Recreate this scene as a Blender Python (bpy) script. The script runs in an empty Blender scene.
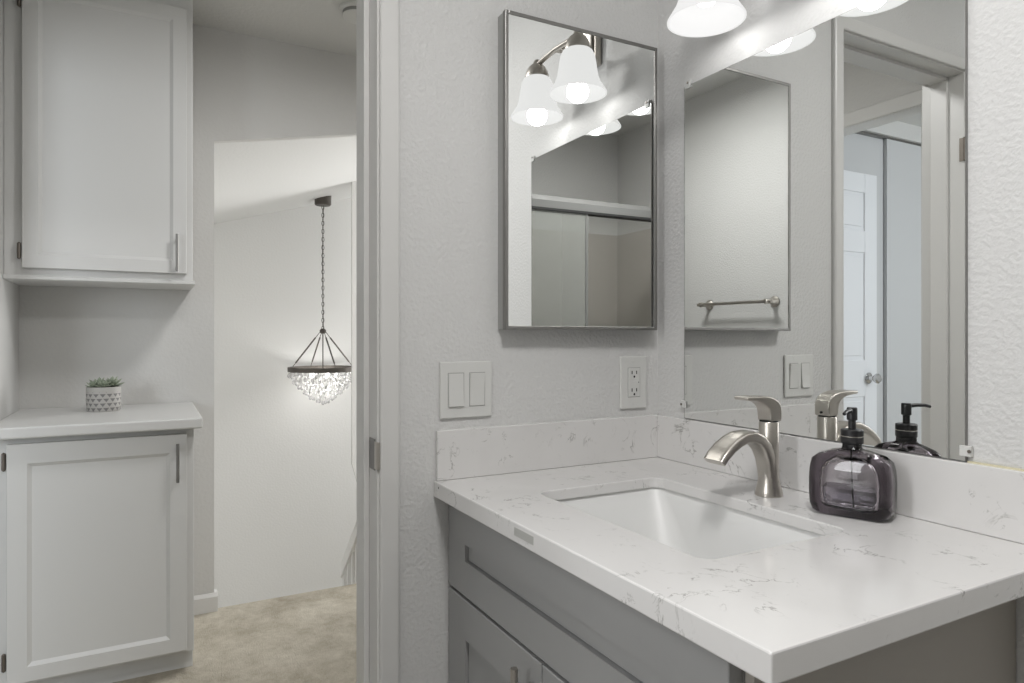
import bpy, bmesh, math, random
from mathutils import Vector, Matrix
sc = bpy.context.scene
C = sc.collection
PI = math.pi
R = math.radians

# ------------------------------------------------------------------ camera
cam_d = bpy.data.cameras.new('camera'); cam = bpy.data.objects.new('camera', cam_d); C.objects.link(cam)
cam.location = (1.2236, -1.0514, 1.1426)
cam.rotation_euler = (R(90), 0, R(90 - 28.41))
cam_d.sensor_width = 36; cam_d.lens = 671.2 / 1024 * 36
cam_d.shift_y = -5.8 / 1024; cam_d.clip_start = .02
sc.camera = cam
# ------------------------------------------------------------------ world, exposure
w = bpy.data.worlds.new('world'); sc.world = w; w.use_nodes = True
w.node_tree.nodes['Background'].inputs[0].default_value = (.92, .96, 1, 1)
w.node_tree.nodes['Background'].inputs[1].default_value = 1.0
sc.view_settings.view_transform = 'Standard'; sc.view_settings.look = 'None'
sc.view_settings.gamma = 1; sc.view_settings.use_curve_mapping = False
sc.view_settings.exposure = 0.0
cy = sc.cycles
cy.max_bounces = 14; cy.diffuse_bounces = 6; cy.glossy_bounces = 8; cy.transmission_bounces = 10
cy.transparent_max_bounces = 12; cy.caustics_reflective = False; cy.caustics_refractive = False
cy.sample_clamp_indirect = 4.0; cy.use_denoising = True

def area(name, loc, target, sx, sy, watts, col=(1, 1, 1), spread=180):
    d = bpy.data.lights.new(name, 'AREA'); d.shape = 'RECTANGLE'; d.size = sx; d.size_y = sy
    d.energy = watts; d.color = col; d.spread = R(spread)
    o = bpy.data.objects.new(name, d); C.objects.link(o); o.location = loc
    o.rotation_euler = (Vector(target) - Vector(loc)).to_track_quat('-Z', 'Y').to_euler()
    return o
def point(name, loc, watts, col=(1, 1, 1), rad=.03):
    d = bpy.data.lights.new(name, 'POINT'); d.energy = watts; d.color = col; d.shadow_soft_size = rad
    o = bpy.data.objects.new(name, d); C.objects.link(o); o.location = loc
    return o
# light of added, unseen ceiling lamps (bodies built below) and added windows
ADDED_BATH_LAMP = (1.14, -.84, 2.44); ADDED_HALL_LAMP = (-.62, -.30, 2.42)
area('added_bath_lamp_light', (ADDED_BATH_LAMP[0], ADDED_BATH_LAMP[1], 2.36), (ADDED_BATH_LAMP[0], ADDED_BATH_LAMP[1], 0), .28, .28, 17, (1, .99, .982))  # added lamp out of view, lights the bathroom from above
area('added_hall_lamp_light', (ADDED_HALL_LAMP[0], ADDED_HALL_LAMP[1], 2.345), (ADDED_HALL_LAMP[0], ADDED_HALL_LAMP[1], 0), .26, .26, 14.5, (1, .992, .985))  # hall brightened by an added lamp that stays unseen
area('added_bath_fill_light', (.735, -1.59, 1.48), (.735, 0, 1.48), .20, 1.0, 7.5, (.98, .99, 1))  # added frontal fill for wall, vanity front and counter edge
area('added_stair_light', (-3.2, 2.92, 1.3), (-3.5, 0, .3), 1.7, 1.6, 128, (1, .99, .97))  # source added out of view to brighten the stairwell
area('added_bedroom_light', (1.74, -3.0, 1.5), (-1.1, -2.8, 1.2), 1.4, 1.3, 52, (.9, .95, 1))  # added bedroom source, lights the door leaf and closet

# ------------------------------------------------------------------ materials
def mat(name, col, rough=.5, metal=0, **k):
    m = bpy.data.materials.new(name); m.use_nodes = True
    b = m.node_tree.nodes['Principled BSDF']
    b.inputs['Base Color'].default_value = (*col, 1); b.inputs['Roughness'].default_value = rough
    b.inputs['Metallic'].default_value = metal
    for n, v in k.items(): b.inputs[n.replace('_', ' ')].default_value = v
    return m
def N(m, t, **k):
    n = m.node_tree.nodes.new(t)
    for a, v in k.items(): setattr(n, a, v)
    return n
def L(m, a, b): m.node_tree.links.new(a, b)
def coords(m):
    g = N(m, 'ShaderNodeNewGeometry'); return g.outputs['Position']
def bump(m, scale, strength, dist=.002, detail=3, rough=.5, second=None):
    p = m.node_tree.nodes['Principled BSDF']
    nz = N(m, 'ShaderNodeTexNoise'); nz.inputs['Scale'].default_value = scale
    nz.inputs['Detail'].default_value = detail; nz.inputs['Roughness'].default_value = rough
    L(m, coords(m), nz.inputs['Vector'])
    b = N(m, 'ShaderNodeBump'); b.inputs['Strength'].default_value = strength; b.inputs['Distance'].default_value = dist
    L(m, nz.outputs['Fac'], b.inputs['Height']); L(m, b.outputs['Normal'], p.inputs['Normal'])
    return nz
def wall_paint(name, col, scale=125, strength=.26, dist=.003):
    m = mat(name, col, .62)
    nz = bump(m, scale, strength, dist, 2.5, .45)
    # knocked-down blobs of the orange peel
    r = N(m, 'ShaderNodeValToRGB'); r.color_ramp.elements[0].position = .38; r.color_ramp.elements[1].position = .66
    L(m, nz.outputs['Fac'], r.inputs[0])
    bn = [n for n in m.node_tree.nodes if n.type == 'BUMP'][0]
    L(m, r.outputs[0], bn.inputs['Height'])
    return m
M = {}
M['wall'] = wall_paint('wall_paint', (.60, .597, .588), 125, .25)
M['hallwall'] = wall_paint('hall_paint', (.57, .565, .55), 80, .15)
M['stairwall'] = wall_paint('stair_paint', (.71, .71, .70), 60, .15)
M['stairceil'] = wall_paint('stair_ceiling_paint', (.64, .64, .63), 60, .12)
M['ceil'] = wall_paint('ceiling_paint', (.63, .63, .615), 70, .25)
M['trim'] = mat('trim_gloss', (.63, .625, .61), .35)
M['white'] = mat('cabinet_white', (.61, .61, .60), .35)
M['plastic'] = mat('white_plastic', (.62, .62, .60), .3)
M['grey'] = mat('cabinet_grey', (.30, .30, .298), .45)
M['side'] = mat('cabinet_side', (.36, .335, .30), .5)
M['dark'] = mat('dark_gap', (.02, .02, .02), .8)
M['steel'] = mat('brushed_nickel', (.52, .49, .45), .3, 1)
M['frame'] = mat('cabinet_frame_metal', (.27, .265, .255), .4, 1)
M['chrome'] = mat('chrome', (.6, .6, .6), .12, 1)
M['bronze'] = mat('dark_bronze', (.10, .09, .08), .45, .6)
M['hinge'] = mat('hinge_bronze', (.17, .15, .13), .45, .7)
M['mirror'] = mat('mirror', (.90, .91, .90), .0, 1)
M['black'] = mat('black_plastic', (.012, .012, .013), .35)
M['ceramic'] = mat('sink_ceramic', (.69, .69, .68), .4)
M['tub'] = mat('tub_acrylic', (.68, .67, .64), .25)
M['surround'] = mat('shower_surround', (.46, .43, .40), .3)
M['rail'] = mat('shower_rail', (.17, .17, .165), .45)
M['bead'] = mat('caulk', (.60, .56, .40), .6)
M['mark'] = mat('edge_mark', (.42, .42, .40), .6)
M['clip'] = mat('clear_clip', (.75, .75, .73), .2, 0, Alpha=.75)
M['soil'] = mat('soil', (.035, .028, .015), .9)
M['leaf'] = mat('succulent', (.27, .31, .235), .5)
M['cabbody'] = mat('cabinet_side_metal', (.36, .36, .35), .5, .3)
M['closet'] = mat('closet_panel', (.54, .545, .55), .4)
M['leafdoor'] = mat('door_white', (.72, .73, .75), .35)
M['frosted'] = mat('frosted_pane', (.85, .87, .88), .6, 0, Transmission_Weight=.6)
M['gap'] = mat('switch_gap', (.34, .34, .33), .5)
M['detail'] = mat('detector_vent', (.25, .25, .24), .5)

def metal_brush(m, sx, sy, sz, s=.25):
    p = m.node_tree.nodes['Principled BSDF']
    mp = N(m, 'ShaderNodeMapping'); mp.inputs['Scale'].default_value = (sx, sy, sz); L(m, coords(m), mp.inputs['Vector'])
    nz = N(m, 'ShaderNodeTexNoise'); nz.inputs['Scale'].default_value = 1; nz.inputs['Detail'].default_value = 3; L(m, mp.outputs[0], nz.inputs['Vector'])
    mr = N(m, 'ShaderNodeMapRange'); mr.inputs['To Min'].default_value = .22; mr.inputs['To Max'].default_value = .22 + s
    L(m, nz.outputs['Fac'], mr.inputs['Value']); L(m, mr.outputs[0], p.inputs['Roughness'])
metal_brush(M['steel'], 60, 60, 900, .2)

def carpet():
    m = mat('carpet', (.5, .45, .38), .95); p = m.node_tree.nodes['Principled BSDF']
    pos = coords(m)
    n1 = N(m, 'ShaderNodeTexNoise'); n1.inputs['Scale'].default_value = 6; n1.inputs['Detail'].default_value = 9; n1.inputs['Roughness'].default_value = .78; n1.inputs['Distortion'].default_value = .15; L(m, pos, n1.inputs['Vector'])
    r = N(m, 'ShaderNodeValToRGB'); e = r.color_ramp.elements
    e[0].position = .30; e[0].color = (.31, .27, .205, 1); e[1].position = .66; e[1].color = (.60, .56, .475, 1)
    L(m, n1.outputs['Fac'], r.inputs[0]); L(m, r.outputs[0], p.inputs['Base Color'])
    n2 = N(m, 'ShaderNodeTexNoise'); n2.inputs['Scale'].default_value = 220; n2.inputs['Detail'].default_value = 3; L(m, pos, n2.inputs['Vector'])
    b = N(m, 'ShaderNodeBump'); b.inputs['Strength'].default_value = .9; b.inputs['Distance'].default_value = .006
    L(m, n2.outputs['Fac'], b.inputs['Height'])
    b2 = N(m, 'ShaderNodeBump'); b2.inputs['Strength'].default_value = .5; b2.inputs['Distance'].default_value = .02
    L(m, n1.outputs['Fac'], b2.inputs['Height']); L(m, b.outputs[0], b2.inputs['Normal']); L(m, b2.outputs[0], p.inputs['Normal'])
    return m
M['carpet'] = carpet()
def tile():
    m = mat('floor_tile', (.45, .44, .42), .4); p = m.node_tree.nodes['Principled BSDF']
    b = N(m, 'ShaderNodeTexBrick'); b.offset = 0; b.inputs['Scale'].default_value = 1
    b.inputs['Brick Width'].default_value = .3; b.inputs['Row Height'].default_value = .3; b.inputs['Mortar Size'].default_value = .004
    b.inputs['Color1'].default_value = (.46, .45, .43, 1); b.inputs['Color2'].default_value = (.42, .41, .39, 1); b.inputs['Mortar'].default_value = (.3, .3, .29, 1)
    L(m, coords(m), b.inputs['Vector']); L(m, b.outputs['Color'], p.inputs['Base Color'])
    return m
M['tile'] = tile()
def quartz():
    m = mat('quartz', (.68, .665, .65), .16); p = m.node_tree.nodes['Principled BSDF']
    pos = coords(m)
    def noise(sc_, det, dist, off=0):
        mp = N(m, 'ShaderNodeMapping'); mp.inputs['Location'].default_value = (off, off * .7, off * 1.3); L(m, pos, mp.inputs[0])
        n = N(m, 'ShaderNodeTexNoise'); n.inputs['Scale'].default_value = sc_; n.inputs['Detail'].default_value = det
        n.inputs['Distortion'].default_value = dist; n.inputs['Roughness'].default_value = .6; L(m, mp.outputs[0], n.inputs['Vector']); return n.outputs['Fac']
    def math_(op, a, b=None, clamp=False):
        n = N(m, 'ShaderNodeMath', operation=op); n.use_clamp = clamp
        for i, v in enumerate((a, b)):
            if v is None: continue
            if isinstance(v, (int, float)): n.inputs[i].default_value = v
            else: L(m, v, n.inputs[i])
        return n.outputs[0]
    def vein(n, width):
        a = math_('ABSOLUTE', math_('SUBTRACT', n, .5)); return math_('SUBTRACT', 1, math_('DIVIDE', a, width), True)
    def mask(n, lo, hi):
        r = N(m, 'ShaderNodeMapRange'); r.inputs['From Min'].default_value = lo; r.inputs['From Max'].default_value = hi; L(m, n, r.inputs['Value']); return r.outputs[0]
    v1 = math_('MULTIPLY', vein(noise(9, 7, 1.6), .016), mask(noise(22, 3, 0, 3.1), .50, .62))
    v1 = math_('MULTIPLY', v1, mask(noise(5, 1, 0, 9.3), .40, .50))
    v2 = math_('MULTIPLY', vein(noise(17, 5, 2.0, 5.2), .016), mask(noise(30, 2, 0, 7.7), .60, .68))
    v2 = math_('MULTIPLY', v2, mask(noise(6, 1, 0, 12.3), .48, .58))
    cl = math_('MULTIPLY', mask(noise(4, 3, .5, 2.2), .5, .8), .10)
    f = math_('ADD', math_('ADD', math_('MULTIPLY', v1, .85), math_('MULTIPLY', v2, .75)), cl, True)
    mx = N(m, 'ShaderNodeMix'); mx.data_type = 'RGBA'
    L(m, f, mx.inputs['Factor']); mx.inputs['A'].default_value = (.665, .655, .645, 1); mx.inputs['B'].default_value = (.24, .235, .22, 1)
    L(m, mx.outputs['Result'], p.inputs['Base Color'])
    return m
M['quartz'] = quartz()
def emit(name, col, s, base=None):
    m = mat(name, base or col, .4); p = m.node_tree.nodes['Principled BSDF']
    p.inputs['Emission Color'].default_value = (*col, 1); p.inputs['Emission Strength'].default_value = s
    return m
M['bulb'] = emit('glowing_bulb', (1, .99, .97), 1.0)
M['added_diffuser'] = emit('added_lamp_glow', (1, .98, .95), 6.0)  # glow of the added lamps, raised to brighten the ceilings
def shade_mat():
    m = bpy.data.materials.new('frosted_shade'); m.use_nodes = True; nt = m.node_tree; nt.nodes.clear()
    o = N(m, 'ShaderNodeOutputMaterial'); d = N(m, 'ShaderNodeBsdfDiffuse'); t = N(m, 'ShaderNodeBsdfTranslucent'); e = N(m, 'ShaderNodeEmission')
    d.inputs[0].default_value = (.09, .09, .09, 1); t.inputs[0].default_value = (.09, .09, .09, 1)
    e.inputs[0].default_value = (1, .995, .985, 1); e.inputs[1].default_value = .80
    mx = N(m, 'ShaderNodeMixShader'); mx.inputs[0].default_value = .5; L(m, d.outputs[0], mx.inputs[1]); L(m, t.outputs[0], mx.inputs[2])
    a = N(m, 'ShaderNodeAddShader'); L(m, mx.outputs[0], a.inputs[0]); L(m, e.outputs[0], a.inputs[1]); L(m, a.outputs[0], o.inputs[0])
    return m
M['shade'] = shade_mat()
def glass(name, col, rough=0, ior=1.45):
    return mat(name, col, rough, 0, Transmission_Weight=1.0, IOR=ior)
M['bottle'] = glass('smoked_glass', (.97, .96, .97), 0.0, 1.42)
va = N(M['bottle'], 'ShaderNodeVolumeAbsorption'); va.inputs['Color'].default_value = (.50, .45, .49, 1); va.inputs['Density'].default_value = 58
L(M['bottle'], va.outputs[0], [n for n in M['bottle'].node_tree.nodes if n.type == 'OUTPUT_MATERIAL'][0].inputs['Volume'])
M['liquid'] = mat('soap_liquid', (.74, .73, .78), .05, 0, Transmission_Weight=1.0, IOR=1.2)
M['winpane'] = glass('window_glass', (1, 1, 1), 0, 1.0)
def shower_glass(name, tint, k):
    m = bpy.data.materials.new(name); m.use_nodes = True; nt = m.node_tree; nt.nodes.clear()
    o = N(m, 'ShaderNodeOutputMaterial'); t = N(m, 'ShaderNodeBsdfTransparent'); t.inputs[0].default_value = (*tint, 1)
    g = N(m, 'ShaderNodeBsdfPrincipled'); g.inputs['Base Color'].default_value = (.33, .335, .32, 1); g.inputs['Roughness'].default_value = .35
    mx = N(m, 'ShaderNodeMixShader'); mx.inputs[0].default_value = k; L(m, t.outputs[0], mx.inputs[1]); L(m, g.outputs[0], mx.inputs[2]); L(m, mx.outputs[0], o.inputs[0])
    return m
M['sglass'] = shower_glass('shower_glass_outer', (.90, .91, .89), .40)
M['sglass2'] = shower_glass('shower_glass_inner', (.95, .95, .94), .06)
def crystal():
    m = bpy.data.materials.new('crystal'); m.use_nodes = True; nt = m.node_tree; nt.nodes.clear()
    o = N(m, 'ShaderNodeOutputMaterial'); g = N(m, 'ShaderNodeBsdfGlass'); g.inputs['IOR'].default_value = 1.6; g.inputs['Roughness'].default_value = .02
    d = N(m, 'ShaderNodeBsdfTranslucent'); d.inputs[0].default_value = (.95, .95, .95, 1)
    mx = N(m, 'ShaderNodeMixShader'); mx.inputs[0].default_value = .3; L(m, g.outputs[0], mx.inputs[1]); L(m, d.outputs[0], mx.inputs[2]); L(m, mx.outputs[0], o.inputs[0])
    return m
M['crystal'] = crystal()
def pot_mat(cx_, cy_):
    m = mat('patterned_pot', (.45, .44, .41), .6); p = m.node_tree.nodes['Principled BSDF']
    tc = N(m, 'ShaderNodeTexCoord'); sp = N(m, 'ShaderNodeSeparateXYZ'); L(m, tc.outputs['Object'], sp.inputs[0])
    def mt(op, a, b=None, c=None):
        n = N(m, 'ShaderNodeMath', operation=op)
        for i, v in enumerate((a, b, c)):
            if v is None: continue
            if isinstance(v, (int, float)): n.inputs[i].default_value = v
            else: L(m, v, n.inputs[i])
        return n.outputs[0]
    ang = mt('ARCTAN2', sp.outputs[1], sp.outputs[0])
    rowf = mt('DIVIDE', sp.outputs[2], .0165); row = mt('FLOOR', rowf); fr = mt('FRACT', rowf)
    u = mt('ADD', mt('MULTIPLY', ang, 16 / (2 * PI)), mt('MULTIPLY', row, .5))
    tri = mt('ABSOLUTE', mt('SUBTRACT', mt('FRACT', u), .5))          # 0 mid .. .5 edge
    # triangle pointing down: half width grows with fr
    inside = mt('LESS_THAN', tri, mt('MULTIPLY', mt('SUBTRACT', fr, .12), .60))
    cap = mt('LESS_THAN', fr, .85)
    lim = mt('LESS_THAN', sp.outputs[2], .070)
    f = mt('MULTIPLY', mt('MULTIPLY', inside, cap), lim)
    mx = N(m, 'ShaderNodeMix'); mx.data_type = 'RGBA'; L(m, f, mx.inputs['Factor'])
    mx.inputs['A'].default_value = (.36, .35, .33, 1); mx.inputs['B'].default_value = (.15, .145, .145, 1); L(m, mx.outputs['Result'], p.inputs['Base Color'])
    return m
M['pot'] = pot_mat(0, 0)

# ------------------------------------------------------------------ mesh helpers
def box(bm, x0, x1, y0, y1, z0, z1):
    v = [bm.verts.new(p) for p in ((x0,y0,z0),(x1,y0,z0),(x1,y1,z0),(x0,y1,z0),(x0,y0,z1),(x1,y0,z1),(x1,y1,z1),(x0,y1,z1))]
    for f in ((0,3,2,1),(4,5,6,7),(0,1,5,4),(1,2,6,5),(2,3,7,6),(3,0,4,7)): bm.faces.new([v[i] for i in f])
    return v
def prism(bm, pts, axis, a, b):
    """pts = 2D polygon in the two other axes, extruded along axis from a to b"""
    def P(p, t):
        q = list(p); q.insert(axis, t); return q
    A = [bm.verts.new(P(p, a)) for p in pts]; B = [bm.verts.new(P(p, b)) for p in pts]
    n = len(pts)
    bm.faces.new(A[::-1]); bm.faces.new(B)
    for i in range(n): bm.faces.new((A[i], A[(i+1) % n], B[(i+1) % n], B[i]))
def lathe(bm, prof, c=(0,0,0), seg=32, axis=2, cap=True):
    rings = []
    for r, z in prof:
        if r < 1e-6: rings.append([bm.verts.new(pt(c, axis, 0, 0, z))]); continue
        rings.append([bm.verts.new(pt(c, axis, r*math.cos(2*PI*i/seg), r*math.sin(2*PI*i/seg), z)) for i in range(seg)])
    for a, b in zip(rings, rings[1:]):
        for i in range(seg):
            j = (i+1) % seg
            if len(a) == 1 and len(b) == 1: continue
            if len(a) == 1: bm.faces.new((a[0], b[j], b[i]))
            elif len(b) == 1: bm.faces.new((a[i], a[j], b[0]))
            else: bm.faces.new((a[i], a[j], b[j], b[i]))
    if cap:
        for rg in (rings[0], rings[-1]):
            if len(rg) > 1: bm.faces.new(rg)
def pt(c, axis, a, b, t):
    if axis == 2: q = (a, b, t)
    elif axis == 1: q = (b, t, a)
    else: q = (t, a, b)
    return (c[0]+q[0], c[1]+q[1], c[2]+q[2])
def tube(bm, pts, r, seg=12, rads=None):
    pts = [Vector(p) for p in pts]; rings = []; up = Vector((0, 0, 1)); prev = None
    for i, p in enumerate(pts):
        t = (pts[min(i+1, len(pts)-1)] - pts[max(i-1, 0)]).normalized()
        if prev is None:
            n = t.cross(up if abs(t.z) < .95 else Vector((1, 0, 0))).normalized()
        else:
            n = (prev - t * prev.dot(t)).normalized()
        prev = n; b = t.cross(n); rr = rads[i] if rads else r
        rings.append([bm.verts.new(p + n*rr*math.cos(2*PI*k/seg) + b*rr*math.sin(2*PI*k/seg)) for k in range(seg)])
    for a, c in zip(rings, rings[1:]):
        for k in range(seg): bm.faces.new((a[k], a[(k+1) % seg], c[(k+1) % seg], c[k]))
    bm.faces.new(rings[0][::-1]); bm.faces.new(rings[-1])
def rrect(x0, x1, y0, y1, r, n=6):
    P = []
    for cx_, cy_, a0 in ((x1-r, y1-r, 0), (x0+r, y1-r, 90), (x0+r, y0+r, 180), (x1-r, y0+r, 270)):
        for i in range(n+1):
            a = R(a0 + 90*i/n); P.append((cx_ + r*math.cos(a), cy_ + r*math.sin(a)))
    return P
def loft(bm, rings, capA=True, capB=True):
    V = [[bm.verts.new(p) for p in r] for r in rings]; n = len(V[0])
    for a, b in zip(V, V[1:]):
        for i in range(n): bm.faces.new((a[i], a[(i+1) % n], b[(i+1) % n], b[i]))
    if capA: bm.faces.new(V[0][::-1])
    if capB: bm.faces.new(V[-1])
def obj(name, bm, m, parent=None, bevel=0, smooth=False, segs=2, loc=None, sub=0):
    bmesh.ops.recalc_face_normals(bm, faces=bm.faces)
    me = bpy.data.meshes.new(name); bm.to_mesh(me); bm.free()
    me.materials.append(m if not isinstance(m, str) else M[m])
    o = bpy.data.objects.new(name, me); C.objects.link(o)
    if parent: o.parent = parent
    if loc: o.location = loc
    if bevel:
        b = o.modifiers.new('bevel', 'BEVEL'); b.width = bevel; b.segments = segs; b.limit_method = 'ANGLE'; b.angle_limit = R(35); b.harden_normals = False
    if smooth:
        me.polygons.foreach_set('use_smooth', [True]*len(me.polygons))
        try: me.set_sharp_from_angle(angle=R(38))
        except Exception: pass
    if sub:
        s = o.modifiers.new('sub', 'SUBSURF'); s.levels = sub; s.render_levels = sub
    return o
def nb(): return bmesh.new()
def bx(name, m, d, parent=None, bevel=0, **k):
    b = nb(); box(b, *d); return obj(name, b, m, parent, bevel, **k)
def structure(o): o['kind'] = 'structure'; return o
def tag(o, label, cat, group=None):
    o['label'] = label; o['category'] = cat
    if group: o['group'] = group
    return o
def thing(name, label, cat, loc=(0,0,0), rz=0, group=None):
    o = bpy.data.objects.new(name, None); C.objects.link(o); o.location = loc; o.rotation_euler = (0,0,rz); o.empty_display_size = .05
    return tag(o, label, cat, group)

# ------------------------------------------------------------------ the shell
H = 2.44; HH = 2.42; YB = -1.60; XB = 2.39
YJ = -.677; YL = -1.293; ZD = 2.0                    # bathroom doorway
S = lambda *a, **k: structure(bx(*a, **k))
b = nb()
box(b, -.125, 0, YJ + .015, 0, 0, H); box(b, -.125, 0, -1.72, YL - .015, 0, H); box(b, -.125, 0, YL - .015, YJ + .015, ZD + .015, H)
structure(obj('wall_left', b, 'wall'))
S('wall_right', 'wall', (-.125, 2.51, 0, .12, 0, H))
b = nb(); WX0, WX1, WZ0, WZ1 = .61, .86, .95, 2.02
for d in ((0, WX0, 0, H), (WX1, 2.51, 0, H), (WX0, WX1, 0, WZ0), (WX0, WX1, WZ1, H)): box(b, d[0], d[1], YB-.12, YB, d[2], d[3])
structure(obj('wall_near', b, 'wall'))
b = nb()
for d in ((WX0, WX0+.025, WZ0, WZ1), (WX1-.025, WX1, WZ0, WZ1), (WX0+.025, WX1-.025, WZ0, WZ0+.025), (WX0+.025, WX1-.025, WZ1-.025, WZ1), (WX0+.025, WX1-.025, 1.475, 1.495)): box(b, d[0], d[1], YB-.09, YB-.04, d[2], d[3])
wf3 = structure(obj('added_window_bath', b, 'trim'))  # added window housing the bathroom fill light, out of view
b = nb(); box(b, WX0+.02, WX1-.02, YB-.068, YB-.062, WZ0+.02, WZ1-.02); obj('pane', b, 'frosted', wf3)
S('wall_back', 'wall', (XB, XB + .12, YB, 0, 0, H))
S('ceiling', 'ceil', (0, 2.51, -1.72, .12, H, H + .1))
S('floor', 'tile', (-.06, 2.51, -1.72, .12, -.05, 0))
b = nb(); box(b, -1.84, -.0601, YB-.02, 1.0, -.22, 0); structure(obj('floor_hall', b, 'carpet'))
S('floor_bedroom', 'carpet', (-1.9, 1.9, -4.7, YB-.02, -.2, 0))
S('ceiling_hall', 'ceil', (-1.86, -.125, YB-.02, 1.0, HH, HH+.1))
S('wall_hall_end', 'hallwall', (-1.86, -.125, 1.0, 1.1, 0, HH))
S('wall_hall_right', 'hallwall', (-.125, -.02, .12, 1.0, 0, HH))
# hall wall with the opening onto the stairwell, its head slanting like the vaulted ceiling
b = nb()
prism(b, [(YB-.02, 0), (-.813, 0), (-.813, 1.952), (.45, 2.194), (.45, 0), (1.0, 0), (1.0, HH), (YB-.02, HH)], 0, -1.86, -1.82)
structure(obj('wall_hall_far', b, 'hallwall'))
b = nb(); prism(b, [(-1.86, 0), (-1.86, .075), (-1.815, .075), (-1.806, .062), (-1.806, 0)], 1, -.80, -.91); 
o = structure(obj('baseboard_hall', b, 'trim'))
# stairwell
XF = -4.85
def zc(y): return 2.32 + .287 * (y - .296)
S('wall_stair_far', 'stairwall', (XF - .1, XF, -1.4, 3.0, -2.7, 3.4))
S('wall_stair_left', 'stairwall', (XF, -1.86, -1.4, -1.3, -2.7, 2.5))
b = nb()
for d in ((-4.85, -4.1, 3.0, 3.1, -2.7, 3.4), (-2.3, -1.86, 3.0, 3.1, -2.7, 3.4), (-4.1, -2.3, 3.0, 3.1, -2.7, .5), (-4.1, -2.3, 3.0, 3.1, 2.2, 3.4)): box(b, *d)
structure(obj('wall_stair_right', b, 'stairwall'))
S('wall_stair_near', 'stairwall', (-1.848, -1.8401, -1.3, 3.0, -2.7, -.03))
S('floor_stair', 'carpet', (XF, -1.86, -1.4, 3.0, -2.8, -2.7))
S('wall_stair_hallside', 'stairwall', (-1.86, -1.82, 1.0, 3.0, -.03, 3.4))
b = nb(); prism(b, [(-1.4, zc(-1.4)), (3.0, zc(3.0)), (3.0, zc(3.0)+.1), (-1.4, zc(-1.4)+.1)], 0, XF, -1.86)
structure(obj('ceiling_stair', b, 'stairceil'))
b = nb()
for d in ((-4.1, -2.3, 2.98, 3.02, .5, .54), (-4.1, -2.3, 2.98, 3.02, 2.16, 2.2), (-4.1, -4.06, 2.98, 3.02, .54, 2.16), (-2.34, -2.3, 2.98, 3.02, .54, 2.16), (-3.22, -3.18, 2.98, 3.02, .54, 2.16)): box(b, *d)
wf = structure(obj('added_window_stair', b, 'trim'))  # unseen window added for the stairwell light
# bright end of the partition that comes down beside the chandelier
b = nb(); prism(b, [(.322, .157), (.368, -.017), (.9, -2.05), (1.8, -2.3), (1.8, zc(1.8)), (.322, zc(.322))], 0, -3.92, -3.9)
structure(obj('wall_stair_partition', b, 'hallwall'))
# bedroom shell
b = nb()
YW = YB - .02
box(b, -1.86, -1.125, YW - .1, YW, 0, HH); box(b, -.30, -.125, YW - .1, YW, 0, HH); box(b, -1.125, -.30, YW - .1, YW, 2.062, HH)
structure(obj('wall_bedroom', b, 'hallwall'))
S('ceiling_bedroom', 'ceil', (-1.9, 1.9, -4.7, YW - .1, 2.395, H+.1))
b = nb()
for d in ((1.8, 1.9, -4.7, -3.7, 0, H), (1.8, 1.9, -2.3, -1.72, 0, H), (1.8, 1.9, -3.7, -2.3, 0, .85), (1.8, 1.9, -3.7, -2.3, 2.15, H)): box(b, *d)
structure(obj('wall_bedroom_right', b, 'hallwall'))
S('wall_bedroom_far', 'hallwall', (-1.9, 1.8, -4.7, -4.6, 0, H))
S('wall_bedroom_left', 'hallwall', (-1.9, -1.8601, -4.7, -1.72, 0, H))
S('wall_closet_head', 'hallwall', (-1.25, -1.15, -4.6, -1.72, 2.30, 2.395))
b = nb()
for d in ((1.78, 1.82, -3.7, -2.3, .85, .89), (1.78, 1.82, -3.7, -2.3, 2.11, 2.15), (1.78, 1.82, -3.7, -3.66, .89, 2.11), (1.78, 1.82, -2.34, -2.3, .89, 2.11), (1.78, 1.82, -3.02, -2.98, .89, 2.11)): box(b, *d)
structure(obj('added_window_bedroom', b, 'trim'))  # window frame added around the bedroom light, out of view

# ------------------------------------------------------------------ doorway casing and jamb
def casing_profile(w, t=.012):
    # across width: thin inner bead rising to a thicker outer edge
    return [(0, 0), (0, t*.85), (.003, t), (w-.006, t*1.05), (w-.002, t*.9), (w, t*.6), (w, 0)]
def casing_u(yr, yl, zt, xw, s, w=.0385):
    """three-sided mitred casing on the plane x = xw, s = outward sign; opening from yl to yr"""
    bm = nb(); pr = casing_profile(w)
    def ring(f): return [f(u, t) for u, t in pr]
    loft(bm, [ring(lambda u, t: (xw+s*t, yr+u, 0)), ring(lambda u, t: (xw+s*t, yr+u, zt+u)), ring(lambda u, t: (xw+s*t, yl-u, zt+u)), ring(lambda u, t: (xw+s*t, yl-u, 0))])
    return bm
structure(obj('trim_1', casing_u(YJ+.004, YL-.004, ZD+.004, 0, 1), 'trim'))
structure(obj('trim_2', casing_u(YJ+.004, YL-.004, ZD+.004, -.125, -1), 'trim'))
jb = nb()
box(jb, -.131, .002, YJ, YJ+.015, 0, ZD+.015); box(jb, -.131, .002, YL-.015, YL, 0, ZD+.015); box(jb, -.131, .002, YL, YJ, ZD, ZD+.015)
for d in ((-.100, -.047, YJ-.011, YJ, 0, ZD), (-.100, -.047, YL, YL+.011, 0, ZD), (-.100, -.047, YL+.011, YJ-.011, ZD-.011, ZD)): box(jb, *d)
jamb = structure(obj('trim_3', jb, 'trim', bevel=.0012))
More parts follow.
